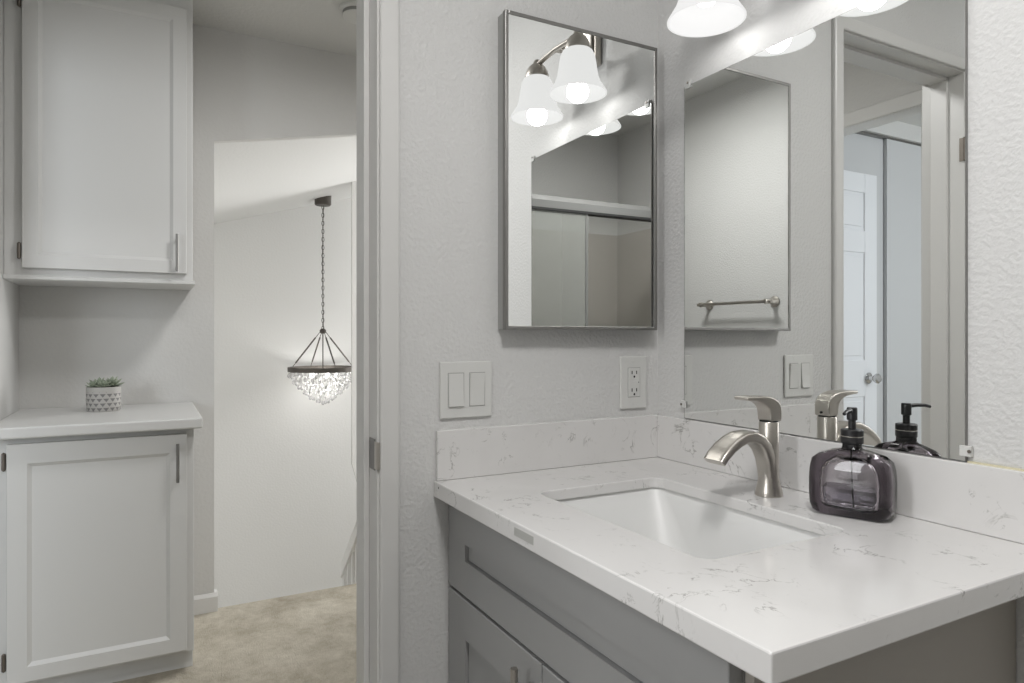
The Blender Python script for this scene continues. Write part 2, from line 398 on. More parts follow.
# strike plate with curved lip on the latch jamb
b = nb(); box(b, -.042, -.008, YJ-.0016, YJ, .889, .948)
o = obj('strike_plate', b, 'frame', jamb, .0006)
b = nb(); lp = [(-.009, YJ-.0019), (-.002, YJ-.0024), (.004, YJ-.0016), (.008, YJ+.0010), (.0098, YJ+.0035), (.0088, YJ+.0038), (.0065, YJ+.0018), (.003, YJ+.0), (-.009, YJ-.0003)]
prism(b, lp, 2, .893, .944)
obj('strike_lip', b, 'steel', jamb, .0008)
# hinges on the hinge jamb (seen in the mirror)
for z in (1.75, .25):
    b = nb(); box(b, -.012, .002, YL, YL+.0016, z-.038, z+.038); h = obj('hinge', b, 'hinge', jamb)
    b = nb(); lathe(b, [(.005, -.038), (.005, .038)], (.006, YL+.002, z), 12); obj('hinge_pin', b, 'hinge', h, smooth=True)

# panel door builder, local: x 0..w along leaf, y thickness, z height
def panel_door(name, w, h, parent=None, mtl='white', t=.035, knob_side=1):
    bm = nb(); st = .105
    xs = [0, st, w/2-.045, w/2+.045, w-st, w]
    zs = [0, .22, .80, 1.00, h-.43, h-.31, h-.105, h]
    box(bm, 0, w, -t/2+.008, t/2-.008, 0, h)
    for s in (-1, 1):
        y0, y1 = sorted((s*(t/2-.008), s*t/2))
        for i in (0, 2, 4): box(bm, xs[i], xs[i+1], y0, y1, 0, h)
        for i in (0, 2, 4, 6):
            for a, c in ((1, 2), (3, 4)): box(bm, xs[a], xs[c], y0, y1, zs[i], zs[i+1])
        for i in (1, 3, 5):
            for a, c in ((1, 2), (3, 4)):
                g = .022; yy = sorted((s*(t/2-.008), s*(t/2-.002)))
                if True: 
                    v = box(bm, xs[a]+g, xs[c]-g, yy[0], yy[1], zs[i]+g, zs[i+1]-g)
    return obj(name, bm, mtl, parent, .0025, segs=1)
def knob(parent, x, z, t, m='chrome'):
    for s in (-1, 1):
        b = nb(); prof = [(.030, 0), (.030, .004), (.013, .010), (.010, .028), (.020, .036), (.027, .046), (.027, .056), (.019, .064), (0, .066)]
        lathe(b, prof, (0, 0, 0), 24, 1)
        if s < 0: bmesh.ops.scale(b, vec=(1, -1, 1), verts=b.verts)
        bmesh.ops.translate(b, vec=(x, s*t/2, z), verts=b.verts)
        obj('door_knob', b, m, parent, smooth=True)
# door of the bathroom, swung open into the room
d1 = structure(panel_door('door_1', .59, 1.985, mtl='white')); d1.location = (.016, YL-.024, .008); d1.rotation_euler = (0, 0, R(-3))
knob(d1, .53, .92, .035)
# bedroom doorway and leaf (mirror)
b = nb(); pr = casing_profile(.06)
loft(b, [[(-1.105-u, YW+t, 0) for u, t in pr], [(-1.105-u, YW+t, 2.046+u) for u, t in pr], [(-.32+u, YW+t, 2.046+u) for u, t in pr], [(-.32+u, YW+t, 0) for u, t in pr]])
structure(obj('trim_4', b, 'trim'))
b = nb(); box(b, -1.125, -1.105, YW-.102, YW+.002, 0, 2.062); box(b, -.32, -.30, YW-.102, YW+.002, 0, 2.062); box(b, -1.105, -.32, YW-.102, YW+.002, 2.044, 2.062)
structure(obj('trim_5', b, 'trim'))
d2 = structure(panel_door('door_2', .755, 2.01, mtl='leafdoor')); d2.location = (-1.085, YW-.105, .012); d2.rotation_euler = (0, 0, R(-90))
knob(d2, .68, .90, .035)
b = nb(); box(b, -.012, .012, -.0178, -.0165, 1.985, 2.003); 
# closet
for i, (y0, y1, x) in enumerate(((-2.80, -1.74, -1.195), (-4.2, -2.735, -1.172))):
    structure(bx('door_%d' % (i+3), 'closet', (x-.02, x, y0, y1, .02, 2.30), bevel=.002))
S('trim_6', 'frame', (-1.225, -1.17, -4.5, -1.73, 2.288, 2.302))

# ------------------------------------------------------------------ vanity cabinet
WC = .8075; DC = .5635; ZT = .86; TK = .031; CW = .742; FY = -.535
van = thing('vanity_cabinet', 'grey shaker vanity cabinet under the white quartz countertop', 'vanity', (CW/2, -.27, 0))
def rel(o, p): o.location = (-p.location[0], -p.location[1], -p.location[2])
def child(name, bm, m, p, **k):
    o = obj(name, bm, m, p, **k); rel(o, p); return o
b = nb(); box(b, .003, CW-.012, -.515, -.500, .10, ZT-TK-.001); box(b, .003, .018, -.500, -.003, .10, ZT-TK-.001); box(b, .018, CW-.012, -.010, -.003, .10, ZT-TK-.001); box(b, .018, CW-.012, -.500, -.010, .10, .118); box(b, .003, CW-.012, -.46, -.003, 0, .10)
child('body', b, 'grey', van)
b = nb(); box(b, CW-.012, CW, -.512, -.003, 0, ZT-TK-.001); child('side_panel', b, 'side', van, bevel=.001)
def panel_rings(P, u0, u1, v0, v1, st, rb, rt, dep, t, ch=.0025):
    """one seamless framed panel; P(u, v, d) places a point d behind the face"""
    a = (u0+st, u1-st, v0+rb, v1-rt)
    def q(x0, x1, y0, y1, d): return [P(x0, y0, d), P(x1, y0, d), P(x1, y1, d), P(x0, y1, d)]
    e = .0012
    return [q(u0, u1, v0, v1, t), q(u0, u1, v0, v1, e), q(u0+e, u1-e, v0+e, v1-e, 0), q(*a, 0)] + ([q(a[0]+.0004, a[1]-.0004, a[2]+.0004, a[3]-.0004, dep+.005), q(a[0]+.0028, a[1]-.0028, a[2]+.0028, a[3]-.0028, dep+.005), q(a[0]+.0032, a[1]-.0032, a[2]+.0032, a[3]-.0032, dep)] if ch < .005 else [q(a[0]+ch, a[1]-ch, a[2]+ch, a[3]-ch, dep)])
def shaker(bm, x0, x1, z0, z1, fy, st, rl, rt=None, dep=.006, t=.019):
    loft(bm, panel_rings(lambda u, v, d: (u, fy+d, v), x0, x1, z0, z1, st, rl, rt or rl, dep, t))
b = nb(); shaker(b, .008, CW-.012, .6575, .826, FY, .078, .065, .072); child('false_drawer_front', b, 'grey', van)
for x0, x1, hx in ((.008, .3605, .335), (.3635, CW-.012, .389)):
    b = nb(); shaker(b, x0, x1, .105, .651, FY, .078, .073); d = child('door', b, 'grey', van)
    b = nb(); tube(b, [(hx, FY-.032, .480), (hx, FY-.032, .641)], .0058, 14)
    for z in (.513, .608): tube(b, [(hx, FY+.001, z), (hx, FY-.032, z)], .0045, 10)
    obj('handle', b, 'steel', d, smooth=True)

# ------------------------------------------------------------------ countertop
SX0, SX1, SY0, SY1 = .180, .598, -.436, -.156
b = nb()
outer = [(0.001, -DC), (WC, -DC), (WC, -.001), (.001, -.001)]
inner = rrect(SX0, SX1, SY0, SY1, .022, 8)
def slab(bm, z, vo):
    vi = [bm.verts.new((*p, z)) for p in inner]
    ed = []
    for i in range(4):
        e = bm.edges.get((vo[i], vo[(i+1) % 4])) or bm.edges.new((vo[i], vo[(i+1) % 4])); ed.append(e)
    ed += [bm.edges.new((vi[i], vi[(i+1) % len(vi)])) for i in range(len(vi))]
    bmesh.ops.triangle_fill(bm, edges=ed, use_beauty=True)
    return vi
TS = .020; g = .022
outs = [(g, -DC+g), (WC-g, -DC+g), (WC-g, -.001-g), (g, -.001-g)]
rings_ = [[b.verts.new((*p, z)) for p in pts] for pts, z in ((outer, ZT), (outer, ZT-TK), (outs, ZT-TK), (outs, ZT-TS))]
ti = slab(b, ZT, rings_[0]); bi = slab(b, ZT-TS, rings_[3])
for A, Bv in list(zip(rings_, rings_[1:])) + [(ti, bi)]:
    for i in range(len(A)): b.faces.new((A[i], A[(i+1) % len(A)], Bv[(i+1) % len(A)], Bv[i]))
top = tag(obj('countertop', b, 'quartz', bevel=.0022), 'white quartz vanity countertop with fine grey veins and a rectangular sink cutout', 'countertop')
b = nb(); box(b, .329, .387, -DC-.0004, -DC+.001, ZT-.020, ZT-.0075); obj('edge_mark', b, 'mark', top)
b = nb(); lathe(b, [(.0022, -.0004), (.0022, .001)], (.026, -DC, ZT-.009), 10, 1); obj('edge_mark', b, 'black', top)
BT = .0105; ZS = ZT + .098
bs = tag(bx('backsplash', 'quartz', (.0005, BT, -DC+.004, -BT, ZT+.0003, ZS), bevel=.0015), 'white quartz backsplash strip on the left wall under the switch and outlet', 'backsplash', 'quartz backsplashes')
b = nb(); box(b, .0003, .0016, -DC+.01, -BT-.004, ZS-.002, ZS+.001); obj('caulk', b, 'trim', bs)
bs = tag(bx('backsplash', 'quartz', (.0005, WC+.02, -BT, -.0005, ZT+.0003, ZS), bevel=.0015), 'white quartz backsplash strip running under the large wall mirror', 'backsplash', 'quartz backsplashes')
b = nb(); box(b, .68, WC, -.0045, -.0005, ZS-.001, ZS+.0025); obj('caulk', b, 'bead', bs)

# ------------------------------------------------------------------ sink
sk = thing('sink', 'white rectangular undermount ceramic sink set in the countertop', 'sink', ((SX0+SX1)/2, (SY0+SY1)/2, ZT-TK-.14))
b = nb()
zt = ZT - .020
cxs, cys = (SX0+SX1)/2, (SY0+SY1)/2
def rr(hx, hy, r, z, ox=0, oy=0): return [(x, y, z) for x, y in rrect(cxs-hx+ox, cxs+hx+ox, cys-hy+oy, cys+hy+oy, r, 8)]
hx, hy = (SX1-SX0)/2, (SY1-SY0)/2
rings = [rr(hx+.022, hy+.022, .03, zt-.012), rr(hx+.022, hy+.022, .03, zt-.0005), rr(hx+.006, hy+.006, .028, zt-.0005), rr(hx+.003, hy+.003, .028, zt-.008), rr(hx-.022, hy-.006, .040, zt-.045), rr(hx-.048, hy-.014, .056, zt-.090), rr(hx-.072, hy-.028, .062, zt-.122), rr(hx-.095, hy-.05, .04, zt-.134), rr(.10, .06, .04, zt-.138), rr(.024, .024, .0235, zt-.141)]
outer_r = [rr(.024, .024, .0235, zt-.152), rr(.11, .07, .05, zt-.15), rr(hx-.07, hy-.035, .06, zt-.14), rr(hx-.02, hy-.005, .045, zt-.085), rr(hx+.008, hy+.008, .035, zt-.012)]
loft(b, rings + outer_r, False, False)
basin = child('basin', b, 'ceramic', sk, smooth=True)
b = nb(); lathe(b, [(0, -.147), (.0215, -.147), (.0225, -.1395), (.019, -.1385), (.015, -.1405), (.012, -.138), (0, -.137)], (cxs, cys, zt), 28); child('drain', b, 'steel', sk, smooth=True)

# ------------------------------------------------------------------ faucet
FX, FYc = .393, -.084
fa = thing('faucet', 'brushed nickel single handle faucet with arched spout behind the sink', 'faucet', (FX, FYc, ZT))
b = nb(); lathe(b, [(.0235, 0), (.0238, .003), (.0225, .009), (.0195, .020), (.0178, .034), (.0172, .05), (.0172, .1295), (.0165, .1305)], (0, 0, 0), 40)
obj('body', b, 'steel', fa, smooth=True)
# spout: rounded band swept along an arch in the y-z plane (local, y forward negative)
path = [(.000, .012, .0150, .013), (-.004, .045, .0160, .013), (-.009, .068, .0168, .0122), (-.019, .087, .0178, .0112), (-.034, .101, .0188, .0105), (-.053, .1085, .0196, .0098), (-.072, .1078, .0202, .0092), (-.090, .1015, .0208, .0086), (-.108, .0920, .0214, .0080), (-.124, .0790, .0216, .0074), (-.1315, .0705, .0216, .0070)]
b = nb(); rgs = []
for i, (y, z, hw, ht) in enumerate(path):
    a = path[max(i-1, 0)]; c = path[min(i+1, len(path)-1)]
    t = Vector((0, c[0]-a[0], c[1]-a[1])).normalized(); n = Vector((0, -t.z, t.y))
    ring = []
    for k in range(28):
        th = 2*PI*k/28; cx_, sx_ = math.cos(th), math.sin(th)
        ex = .62 - .28*min(1, i/5)
        u = hw*math.copysign(abs(cx_)**ex, cx_); v = ht*math.copysign(abs(sx_)**ex, sx_)
        ring.append((u, y + n.y*v, z + n.z*v))
    rgs.append(ring)
loft(b, rgs); obj('spout', b, 'steel', fa, smooth=True)
# lever: cap block flowing into a forward lever, drawn from the side and extruded
hp = [(-.0172, .1320), (-.0174, .1400), (-.0184, .1480), (-.0210, .1550), (-.0260, .1610), (-.0340, .1655), (-.0450, .1685), (-.0600, .1705), (-.0755, .1715),
      (-.0765, .1775), (-.0600, .1780), (-.0420, .1780), (-.0220, .1768), (-.0050, .1735), (.0080, .1680), (.0150, .1615), (.0176, .153), (.0178, .143), (.0172, .1320)]
b = nb(); prism(b, [(y*.9 if y > 0 else y + .0052*min(1, (-y)/.017), z) for y, z in hp], 0, -.0157, .0157)
obj('handle', b, 'steel', fa, .0062, smooth=True, segs=5)
b = nb(); lathe(b, [(.0158, .1295), (.0158, .1330)], (0, 0, 0), 32); obj('joint_ring', b, 'dark', fa)
b = nb(); lathe(b, [(.0022, 0), (.0022, .0186)], (0, 0, .139), 12, 1); obj('set_screw', b, 'black', fa)

# ------------------------------------------------------------------ soap dispenser
sd = thing('soap_dispenser', 'smoked purple glass soap bottle with black pump to the right of the faucet', 'soap dispenser', (.548, -.0765, ZT), R(20.7))
def body_ring(hw, hd, z, n=9, e=None):
    r = min(hw, hd)*.52
    return [(x, y, z) for x, y in rrect(-hw, hw, -hd, hd, r, n)]
prof = [(.036, .016, .0003), (.048, .023, .0012), (.0555, .0280, .006), (.0592, .0300, .016), (.0600, .0305, .036), (.0600, .0305, .058), (.0588, .0298, .074), (.056, .0275, .087), (.046, .0235, .0955), (.031, .018, .1005), (.0175, .0145, .1035), (.0135, .013, .1055), (.0128, .0125, .110), (.0128, .0125, .116)]
pin = [(.024, .012, .0120), (.036, .0185, .0135), (.0415, .0220, .019), (.0430, .0228, .034), (.0430, .0228, .056), (.0405, .0220, .072), (.034, .018, .082), (.022, .012, .089)]
b = nb(); loft(b, [body_ring(*p) for p in prof]); bmesh.ops.recalc_face_normals(b, faces=b.faces); nf = len(b.faces)
loft(b, [body_ring(*p) for p in pin]); b.faces.ensure_lookup_table(); inner_f = b.faces[nf:]
bmesh.ops.recalc_face_normals(b, faces=inner_f); bmesh.ops.reverse_faces(b, faces=inner_f)
me = bpy.data.meshes.new('bottle'); b.to_mesh(me); b.free(); me.materials.append(M['bottle'])
me.polygons.foreach_set('use_smooth', [True]*len(me.polygons))
bottle = bpy.data.objects.new('bottle', me); C.objects.link(bottle); bottle.parent = sd
bottle['label'] = 'thick smoked violet glass bottle body'
pq = [(.023, .011, .0130), (.035, .0178, .0145), (.0405, .0213, .0195), (.0420, .0220, .034), (.0420, .0220, .044)]
b = nb(); loft(b, [body_ring(*p) for p in pq]); obj('liquid', b, 'liquid', sd, smooth=True)
b = nb(); lathe(b, [(.0125, .104), (.0135, .106), (.0135, .112), (.0125, .1125), (.0158, .1135), (.0165, .1145), (.0165, .1235), (.0158, .1242), (.0158, .1252), (.0165, .126), (.0165, .134), (.0155, .1352), (.0065, .136)], (0, 0, 0), 32)
obj('collar', b, 'black', sd, smooth=True)
b = nb(); lathe(b, [(.0162, .1241), (.0162, .1253)], (0, 0, 0), 32); obj('collar_ring', b, 'steel', sd)
b = nb(); lathe(b, [(.0055, .135), (.0055, .149), (.0078, .1505), (.0078, .168), (.007, .1695), (0, .1697)], (0, 0, 0), 24); hd_ = obj('pump_head', b, 'black', sd, smooth=True)
b = nb(); tube(b, [(0, -.004, .165), (0, -.020, .166), (0, -.034, .1655), (0, -.044, .163)], .003, 12, [.0036, .0032, .0029, .0026]); obj('nozzle', b, 'black', sd, smooth=True)
b = nb(); tube(b, [(0, 0, .104), (0, 0, .06), (.004, 0, .012)], .0013, 8); obj('dip_tube', b, 'plastic', sd, smooth=True)

# ------------------------------------------------------------------ big mirror
MX0, MX1, MZ0, MZ1 = .094, .6787, ZS+.0012, 1.695
wm = thing('wall_mirror', 'large frameless wall mirror above the sink held by clear clips', 'mirror', ((MX0+MX1)/2, 0, MZ0))
b = nb(); box(b, MX0+.0012, MX1-.0012, -.0052, -.0050, MZ0+.001, MZ1-.001); child('mirror_glass', b, 'mirror', wm)
b = nb(); box(b, MX0, MX1, -.0050, -.0006, MZ0, MZ1); child('backing', b, 'frame', wm)
for x, z, dx in ((.108, MZ1, 0), (.667, MZ1, 0), (MX0, .99, -1), (MX1, .975, 1)):
    b = nb()
    if dx: box(b, x-.008, x+.008, -.0085, -.0056, z-.008, z+.008); sx_, sz_ = x+dx*.006, z
    else: box(b, x-.008, x+.008, -.0085, -.0056, z-.008, z+.009); sx_, sz_ = x, z+.004
    box(b, *( (x+.0003, x+.008) if dx > 0 else (x-.008, x-.0003) if dx < 0 else (x-.008, x+.008)), -.0056, -.0006, z-.008 if dx else z+.0003, z+.009 if not dx else z+.008)
    c = child('clip', b, 'clip', wm, bevel=.0012)
    b = nb(); lathe(b, [(.0026, -.0095), (.0026, -.0084)], (sx_, 0, sz_), 12, 1); o = obj('screw', b, 'hinge', c)

# ------------------------------------------------------------------ medicine cabinet
AY0, AY1, AZ0, AZ1, AM = -.4241, -.035, 1.155, 1.7965, .036
mc = thing('medicine_cabinet', 'mirrored medicine cabinet with thin metal frame on the left wall', 'medicine cabinet', (0, (AY0+AY1)/2, AZ0))
b = nb(); box(b, .0005, AM-.014, AY0+.0015, AY1-.0015, AZ0+.0015, AZ1-.0015); child('body', b, 'cabbody', mc)
b = nb(); fw_ = .0075
for y0, y1, z0, z1 in ((AY0, AY0+fw_, AZ0, AZ1), (AY1-fw_, AY1, AZ0, AZ1), (AY0+fw_, AY1-fw_, AZ0, AZ0+fw_), (AY0+fw_, AY1-fw_, AZ1-fw_, AZ1)): box(b, AM-.011, AM+.002, y0, y1, z0, z1)
df = child('door_frame', b, 'frame', mc, bevel=.0012)
b = nb(); box(b, AM-.009, AM, AY0+fw_-.001, AY1-fw_+.001, AZ0+fw_-.001, AZ1-fw_+.001); mg = child('mirror_glass', b, 'mirror', mc)
for o in (df, mg):      # the door hangs half a degree out of line with the wall
    ycc = (AY0+AY1)/2; T = Matrix.Translation((AM, ycc, 0)) @ Matrix.Rotation(R(-.48), 4, 'Z') @ Matrix.Translation((-AM, -ycc, 0)); o.data.transform(T)

# ------------------------------------------------------------------ switch and outlet
sw = thing('light_switch', 'white double rocker light switch plate on the left wall', 'light switch', (0, -.4955, 1.0355))
b = nb(); box(b, .0005, .0062, -.0565, .0565, -.0560, .0560); obj('plate', b, 'plastic', sw, .0025, segs=3)
for k, yy in enumerate((-.023, .023)):
    b = nb(); box(b, .0060, .0066, yy-.0175, yy+.0175, -.034, .034); obj('rocker_frame', b, 'gap', sw)
    b = nb(); s = 1 if k == 0 else -1
    prism(b, [(.005, -.0325), (.0075+ (.0030 if s > 0 else 0), -.0325), (.0082, 0), (.0075 + (0 if s > 0 else .0030), .0325), (.005, .0325)], 1, yy-.0160, yy+.0160)
    obj('rocker', b, 'plastic', sw, .0006)
    for z in (-.048, .048):
        b = nb(); lathe(b, [(.0028, .0058), (.0028, .0068)], (0, yy, z), 12, 0); obj('screw', b, 'plastic', sw)
ot = thing('outlet', 'white duplex wall outlet near the corner under the medicine cabinet', 'outlet', (0, -.076, 1.036))
b = nb(); box(b, .0005, .0062, -.0375, .0375, -.0600, .0600); obj('plate', b, 'plastic', ot, .0025, segs=3)
b = nb(); box(b, .0060, .0066, -.0175, .0175, -.034, .034); obj('receptacle_gap', b, 'gap', ot)
b = nb(); box(b, .0060, .0078, -.0163, .0163, -.0328, .0328); rc = obj('receptacle', b, 'plastic', ot, .0008)
for z in (.020, -.020):
    for y in (-.0065, .0065):
        b = nb(); box(b, .0076, .0081, y-.0012, y+.0012, z-.001, z+.0065); obj('slot', b, 'dark', rc)
    b = nb(); lathe(b, [(.0026, .0076), (.0026, .0081)], (0, 0, z-.007), 12, 0); obj('slot', b, 'dark', rc)
b = nb(); box(b, .0076, .0082, -.012, .009, .0005, .0045); box(b, .0076, .0082, -.012, .009, -.0045, -.0005); obj('test_button', b, 'trim', rc, .0003)
b = nb(); lathe(b, [(.0012, .0076), (.0012, .0082)], (0, .0125, 0), 8, 0); obj('indicator', b, 'dark', rc)
for z in (.048, -.048):
    b = nb(); lathe(b, [(.0026, .0058), (.0026, .0068)], (0, 0, z), 12, 0); obj('screw', b, 'plastic', ot)

# ------------------------------------------------------------------ vanity light
LX = (.261, .468); LY = -.104; LZ = 1.752
vl = thing('vanity_light', 'two light brushed nickel vanity fixture with frosted bell shades above the mirror', 'wall light', (.366, 0, 1.915))
def lchild(name, bm, m, p=vl, **k):
    o = obj(name, bm, m, p, **k); o.location = (-.366, 0, -1.915); return o
b = nb(); box(b, .302, .430, -.020, -.0005, 1.860, 1.975); box(b, .314, .418, -.028, -.020, 1.872, 1.963); lchild('backplate', b, 'steel', bevel=.004, segs=3)
b = nb(); tube(b, [(LX[0]-.016, LY, 1.897), (.30, LY-.001, 1.901), (.366, LY-.002, 1.904), (.432, LY-.001, 1.901), (LX[1]+.016, LY, 1.897)], .0068, 14)
tube(b, [(.366, -.024, 1.912), (.366, LY-.002, 1.904)], .008, 14)
tube(b, [(.335, -.024, 1.893), (.335, -.085, 1.893), (.350, LY, 1.905)], .0055, 12)
lchild('arm', b, 'steel', smooth=True)
for x in LX:
    b = nb(); lathe(b, [(.0075, .160), (.010, .155), (.012, .150), (.022, .142), (.030, .128), (.034, .112), (.034, .106), (0, .106)], (x, LY, LZ), 28); cap = lchild('socket_cap', b, 'steel', smooth=True)
    pf = [(.031, .1120), (.0385, .1060), (.0435, .095), (.0465, .080), (.0490, .062), (.0520, .044), (.0580, .028), (.0665, .014), (.0735, .003), (.0740, 0)]
    b = nb(); lathe(b, pf + [(r-.0035, z+.0005) for r, z in pf[::-1]], (x, LY, LZ), 48, cap=False); sh = lchild('shade', b, 'shade', smooth=True)
    b = nb(); lathe(b, [(0, .030), (.016, .033), (.025, .045), (.027, .058), (.023, .072), (.015, .086), (.0135, .105), (0, .105)], (x, LY, LZ), 24); bl = lchild('bulb', b, 'bulb', smooth=True)
    point('vanity_bulb_light', (x, LY, LZ+.006), .45, (1, .99, .98), .028)

# ------------------------------------------------------------------ linen cabinets in the hall
XW = -1.82; XFr = -1.25; XD = -1.27
def ydoor(bm, y0, y1, z0, z1, x, st, rb, rt, dep=.009, t=.0195):
    loft(bm, panel_rings(lambda u, v, d: (x-d, u, v), y0, y1, z0, z1, st, rb, rt, dep, t, .011))
XFr = -1.272; XD = -1.252
S('wall_nook', 'white', (XW, XFr, YB-.0199, -1.473, 0, HH-.0005))
uc = thing('upper_cabinet', 'white wall cabinet with one framed door hanging above the nook', 'cabinet', (-1.66, -1.19, 1.33))
UF = -1.520; UD = -1.50
b = nb(); box(b, XW+.0005, UF, -1.4725, -.909, 1.345, HH-.001); child('body', b, 'white', uc, bevel=.0015)
b = nb(); ydoor(b, -1.421, -.930, 1.369, 2.338, UD, .044, .044, .046); d = child('door', b, 'white', uc)
def bar(bm, y, z0, z1, x): 
    tube(bm, [(x+.026, y, z0), (x+.026, y, z1)], .0048, 12)
    for z in (z0+.018, z1-.018): tube(bm, [(x-.001, y, z), (x+.026, y, z)], .004, 8)
b = nb(); bar(b, -.962, 1.374, 1.509, UD); obj('handle', b, 'frame', d, smooth=True)
def cab_hinge(par, y, z, x):
    b = nb(); tube(b, [(x+.004, y, z-.028), (x+.004, y, z-.024), (x+.004, y, z+.024), (x+.004, y, z+.028)], .005, 10, [.002, .0055, .0055, .002]); obj('hinge', b, 'hinge', par, smooth=True)
cab_hinge(d, -1.430, 1.425, UD-.012); cab_hinge(d, -1.430, 2.26, UD-.012)
b = nb(); prism(b, [(XW+.0005, 1.328), (UF+.006, 1.328), (UF+.016, 1.332), (UF+.016, 1.340), (UF+.008, 1.345), (XW+.0005, 1.345)], 1, -1.4725, -.903); child('bottom_molding', b, 'white', uc)
lc = thing('base_cabinet', 'white floor cabinet with one framed door beneath the nook counter', 'cabinet', (-1.55, -1.19, 0))
b = nb(); box(b, XW+.0005, XFr, -1.4725, -.918, .085, .836); box(b, XW+.0005, -1.345, -1.4725, -.918, .0, .085); child('body', b, 'white', lc, bevel=.0015)
b = nb(); ydoor(b, -1.425, -.940, .098, .817, XD, .050, .045, .060); d = child('door', b, 'white', lc)
b = nb(); bar(b, -.968, .662, .789, XD); obj('handle', b, 'frame', d, smooth=True)
cab_hinge(d, -1.433, .765, XD-.012); cab_hinge(d, -1.433, .165, XD-.012)
tag(bx('nook_counter', 'white', (XW+.0005, -1.215, -1.4725, -.894, .8365, .872), bevel=.006, segs=3), 'white painted counter slab on the base cabinet under the potted plant', 'counter')

# ------------------------------------------------------------------ succulent
sp = thing('potted_succulent', 'small green succulent in a round triangle patterned pot on the nook counter', 'plant', (-1.607, -1.195, .8722))
b = nb(); lathe(b, [(0, 0), (.050, 0), (.0525, .004), (.0545, .03), (.0548, .075), (.0542, .086), (.0532, .087), (.0520, .085), (.0515, .078), (0, .078)], (0,0,0), 40); obj('pot', b, 'pot', sp, smooth=True)
b = nb(); lathe(b, [(0, .0805), (.035, .083), (.0512, .080)], (0,0,0), 24, cap=False); obj('soil', b, 'soil', sp, smooth=True)
random.seed(4)
for px_, py_, s in ((0, -.014, .92), (-.008, .026, .98), (.024, 0, .7), (-.028, -.008, .7), (.010, -.032, .62)):
    for ringn, (n, tilt, ln) in enumerate(((7, 20, .042), (6, 42, .042), (4, 64, .038))):
        for k in range(n):
            a = 2*PI*(k + .5*ringn)/n + random.uniform(-.15, .15); tl = R(tilt); l_ = ln*s*random.uniform(.9, 1.15)
            b = nb(); lathe(b, [(0, 0), (.0045, .004), (.0078, .014), (.0082, .020), (.0055, .0275), (0, .0335)], (0,0,0), 8)
            mtx = Matrix.Translation((px_, py_, .084 + ringn*.002)) @ Matrix.Rotation(a, 4, 'Z') @ Matrix.Rotation(PI/2 - tl, 4, 'Y') @ Matrix.Diagonal((.5*s, 1*s, l_/.0335, 1))
            bmesh.ops.transform(b, matrix=mtx, verts=b.verts)
            obj('leaf', b, 'leaf', sp, smooth=True)

# ------------------------------------------------------------------ smoke detector
sm = thing('smoke_detector', 'round white smoke detector on the hall ceiling', 'smoke detector', (-1.37, -.335, HH))
b = nb(); lathe(b, [(0, -.001), (.068, -.001), (.068, -.012), (.062, -.016), (0, -.016)], (0,0,0), 32); obj('base', b, 'plastic', sm, smooth=True)
b = nb(); lathe(b, [(0, -.016), (.056, -.016), (.056, -.030), (0, -.030)], (0,0,0), 32); obj('vent', b, 'detail', sm, smooth=True)
b = nb(); lathe(b, [(0, -.030), (.058, -.030), (.056, -.036), (.040, -.044), (0, -.046)], (0,0,0), 32); obj('cover', b, 'plastic', sm, smooth=True)

# ------------------------------------------------------------------ chandelier
CX, CY_ = -4.50, .236
ZC = zc(CY_) - .0; ZR = .862
ch = thing('chandelier', 'dark bronze ring chandelier with tiers of clear crystal drops over the stairwell', 'chandelier', (CX, CY_, ZC))
def cch(name, bm, m, **k):
    o = obj(name, bm, m, ch, **k); o.location = (-CX, -CY_, -ZC); return o
b = nb(); lathe(b, [(.068, ZC+.02), (.068, ZC-.055), (.060, ZC-.065), (0, ZC-.065)], (CX, CY_, 0), 28); cch('canopy', b, 'bronze', smooth=True)
b = nb(); z = ZC-.06; k = 0
while z > 1.20:
    n = 8; rr_ = []
    tor = [(CX + (math.cos(2*PI*i/n)*.010 if k % 2 else 0), CY_ + (0 if k % 2 else math.cos(2*PI*i/n)*.010), z-.019 + math.sin(2*PI*i/n)*.022) for i in range(n+1)]
    tube(b, tor, .0026, 5); z -= .034; k += 1
cch('chain', b, 'bronze', smooth=True)
b = nb(); tube(b, [(CX+.006, CY_+.004, ZC-.06), (CX+.004, CY_-.006, 1.8), (CX+.005, CY_+.004, 1.2)], .0025, 6); cch('cord', b, 'bronze')
b = nb(); lathe(b, [(0, 1.205), (.018, 1.200), (.028, 1.185), (.022, 1.165), (0, 1.155)], (CX, CY_, 0), 20); cch('hub', b, 'bronze', smooth=True)
RR = .283
for i in range(4):
    a = PI*i/2 + R(167.3 + 22.5)
    b = nb(); p0 = Vector((CX+.02*math.cos(a), CY_+.02*math.sin(a), 1.18)); p1 = Vector((CX+RR*.93*math.cos(a), CY_+RR*.93*math.sin(a), ZR+.02))
    q0 = p0.lerp(p1, .18); q1 = p0.lerp(p1, .88)
    tube(b, [p0, q0], .003, 6); tube(b, [q0, q1], .0066, 8); tube(b, [q1, p1], .003, 6); cch('rod', b, 'bronze', smooth=True)
b = nb(); tube(b, [(CX, CY_, 1.17), (CX, CY_, ZR-.03)], .005, 8); cch('stem', b, 'bronze', smooth=True)
b = nb(); lathe(b, [(RR, ZR+.019), (RR, ZR-.019), (RR-.012, ZR-.019), (RR-.012, ZR+.019), (RR, ZR+.019)], (CX, CY_, 0), 48, cap=False)
for a in (0, 60, 120): 
    c_, s_ = math.cos(R(a))*(RR-.006), math.sin(R(a))*(RR-.006); tube(b, [(CX-c_, CY_-s_, ZR-.01), (CX+c_, CY_+s_, ZR-.01)], .004, 6)
cch('ring', b, 'bronze', smooth=True)
